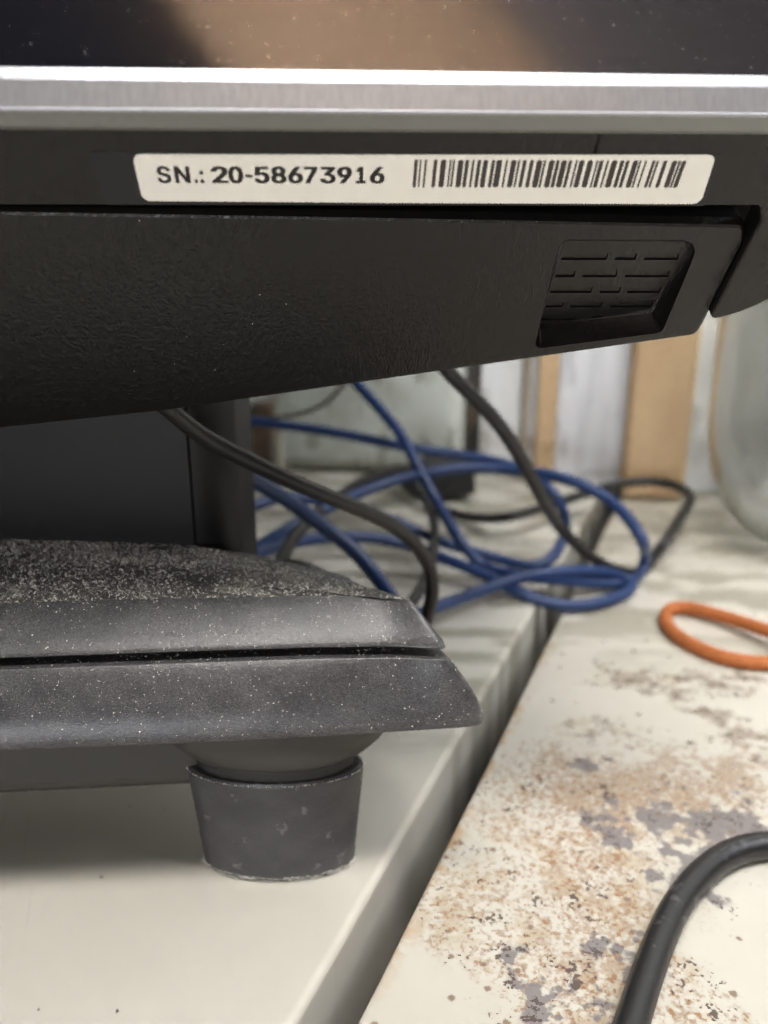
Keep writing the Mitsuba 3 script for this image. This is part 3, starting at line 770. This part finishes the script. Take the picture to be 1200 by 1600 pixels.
for z, ins in [(.0318, 0), (.0180, 0), (.0164, .0004), (.0153, .0012), (.0147, .0022), (.0145, .0034)]:
    c = np.asarray(und.buffer(-ins).exterior.coords)[:-1]
    lay.append(np.column_stack([c, np.full(len(c), z)]))
put('touch_monitor__base__underside', tri(m3.Manifold.hull_points(np.vstack(lay))), 'boss_plastic', 30)

foot = [(r_, z_ * .945) for r_, z_ in [(0, .0004), (.0118, .0004), (.0126, .0007), (.01285, .0013), (.0130, .004), (.0144, .0188), (.01446, .0196), (.0143, .0202), (.0138, .0206), (.0128, .0207), (.0122, .0202), (0, .0202)]]
boss = [(0, .0322), (.0190, .0322), (.0190, .0288), (.0185, .0266), (.0174, .0249), (.0160, .0235), (.0148, .0225), (.0141, .0218), (.0130, .0214), (0, .0214)][::-1]
ring = [(r_, z_ - .0011) for r_, z_ in [(0, .0201), (.0127, .0201), (.0129, .0204), (.0129, .0222), (.0125, .0227), (0, .0227)]]
FLAT = .46          # the feet are oval: wider along the base than across it
for i, (fx, fy) in enumerate([(-.0178, .1262), (-.205, .110)]):
    sfx = '' if i == 0 else '_001'
    for nm, pr, mt in (('foot_boss', boss, 'boss_plastic'), ('foot_collar', ring, 'ring_black'), ('rubber_foot', foot, 'rubber')):
        m = lathe(pr, 128); m.vertices[:, 1] *= FLAT; m.apply_translation([fx, fy, 0]); m.fix_normals()
        put(f'touch_monitor__base__{nm}{sfx}', m, mt, 30)


# ---------------------------------------------------------------- dust: loose grains and lint
def flakes(pos, nrm, size):
    """Irregular little tetrahedra lying on a surface."""
    n = len(pos)
    a = rng.normal(size=(n, 3)); a -= nrm * (a * nrm).sum(1, keepdims=True); a /= np.linalg.norm(a, axis=1, keepdims=True)
    b = np.cross(nrm, a)
    s = size[:, None]
    p0 = pos + a * s * rng.uniform(.6, 1.3, (n, 1))
    p1 = pos + (-.5 * a + .8 * b * rng.uniform(.5, 1.2, (n, 1))) * s
    p2 = pos + (-.5 * a - .8 * b * rng.uniform(.5, 1.2, (n, 1))) * s
    p3 = pos + nrm * s * rng.uniform(.5, 1.1, (n, 1))
    v = np.stack([p0, p1, p2, p3], 1).reshape(-1, 3)
    k = np.arange(n)[:, None, None] * 4
    f = (k + np.array([[0, 1, 3], [1, 2, 3], [2, 0, 3], [0, 2, 1]])[None]).reshape(-1, 3)
    return trimesh.Trimesh(v, f, process=False)


def scatter(mesh, n, accept, lo, hi, power=2.5):
    pts, fi = trimesh.sample.sample_surface(mesh, n, seed=11)
    nr = np.array(mesh.face_normals[fi])
    k = accept(pts, nr)
    pts, nr = pts[k], nr[k]
    size = lo + (hi - lo) * rng.random(len(pts)) ** power
    return flakes(pts, nr, size)


def seen(p):
    return (p[:, 0] > -.075) & (p[:, 0] < .02)


capm, upm, lowm = rings(cap, False, True), rings(up, True, False), rings(low)


def acc_top(p, n):
    d = meshkit.fbm(p * [140, 180, 0], 3, 3)
    return seen(p) & (rng.random(len(p)) < np.clip((d - .22) * 3.2, .35, 1))


def acc_face(p, n):
    d = meshkit.fbm(p * [120, 120, 300], 4, 5)
    return seen(p) & (n[:, 2] > .05) & (rng.random(len(p)) < np.clip((d - .34) * 1.9, .16, .7)) & (p[:, 1] < .15)


dust = [scatter(capm, 80000, acc_top, .00005, .00022), scatter(upm, 60000, acc_face, .000045, .00018, 2.0), scatter(lowm, 85000, acc_face, .000045, .00018, 2.0)]
put('touch_monitor__base__dust', trimesh.util.concatenate(dust), 'dust_grain', False)
lab('touch_monitor__base__dust', 'pale dust grains strewn over the black base', kind='stuff')


def fibre(c, n, length, r=.000028):
    n = np.array(n, float); n = n / np.linalg.norm(n)
    a = rng.normal(size=3); a -= n * (a @ n); a /= np.linalg.norm(a)
    b = np.cross(n, a)
    c = np.asarray(c) + n * .00008
    pts = [c + a * length * t + b * length * .35 * math.sin(t * 3 + rng.random() * 2) + n * length * .06 * rng.random() for t in (-.5, -.25, 0, .25, .5)]
    return tube(pts, r, 5, .0002)


lint = []
pts, fi = trimesh.sample.sample_surface(capm, 400, seed=5)
for p, k in zip(pts, fi):
    if -.07 < p[0] < .01 and p[1] < .15 and len(lint) < 22:
        lint.append(fibre(p, np.array(capm.face_normals[k]), rng.uniform(.0004, .0010)))
for me, cnt in ((upm, 9), (lowm, 12)):
    pts, fi = trimesh.sample.sample_surface(me, 2500, seed=6)
    c = 0
    for p, k in zip(pts, fi):
        if -.07 < p[0] < .015 and p[1] < .135 and me.face_normals[k][2] > .2 and c < cnt:
            lint.append(fibre(p, np.array(me.face_normals[k]), rng.uniform(.0003, .0008))); c += 1
put('touch_monitor__base__lint', trimesh.util.concatenate(lint), 'lint', True)
lab('touch_monitor__base__lint', 'fine pale fibres caught on the base', kind='stuff')

# grains round the rims of the rubber foot
fp_, fn_ = [], []
for k in range(700):
    a = rng.uniform(math.pi, 2 * math.pi)
    hi = rng.random() < .25
    rr, zz = (.0146, .0192) if hi else (.0129, rng.uniform(.0003, .0012))
    fp_.append((-.0178 + rr * math.cos(a), .1262 + FLAT * rr * math.sin(a), zz)); fn_.append((math.cos(a) * FLAT, math.sin(a), .3))
fn_ = np.array(fn_); fn_ = fn_ / np.linalg.norm(fn_, axis=1, keepdims=True)
put('touch_monitor__base__rubber_foot_dust', flakes(np.array(fp_), fn_, rng.uniform(.00005, .00017, len(fp_))), 'dust_grain', False)
lab('touch_monitor__base__rubber_foot_dust', 'dust grains on the rims of the rubber foot', kind='stuff')

# specks on screen, bezel and cover
n = 900
ss, hh = rng.uniform(-.075, .05, n), rng.uniform(.0005, .016, n)
sp = np.column_stack([ss, scr0[0] + sv[0] * hh, scr0[1] + sv[1] * hh])
sp = (sp - [0, .107, 0]) @ RZ.T + [0, .107, 0]
spn = np.tile(RZ @ [0, nrm[0], nrm[1]], (n, 1))
put('touch_monitor__screen__dust', flakes(sp, spn, .00002 + .00010 * rng.random(n) ** 5), 'dust_grain', False)
lab('touch_monitor__screen__dust', 'tiny dust specks on the dark screen', kind='stuff')
cs = np.array(COVER_SPECKS) / 1000
cp = PO + cs[:, :1] * PS + cs[:, 1:] * PT + PN * (-.0012)
put('touch_monitor__rear_cover__specks', flakes(cp, np.tile(PN, (len(cp), 1)), rng.uniform(.00007, .00014, len(cp))), 'dust_grain', False)
lab('touch_monitor__rear_cover__specks', 'a few pale specks on the black cover', kind='stuff')

lab('touch_monitor', 'black touch monitor with silver bezel and serial label on a dusty stand', 'monitor')
lab('touch_monitor__screen', 'dark glossy screen showing a brown shape on navy')
lab('touch_monitor__serial_label', 'white serial number sticker with barcode')
lab('touch_monitor__backing_label', 'smooth black film under the white sticker')
lab('touch_monitor__rear_cover', 'grained black cover with a slotted finger recess')
lab('touch_monitor__base', 'lower dusty black shell of the base')
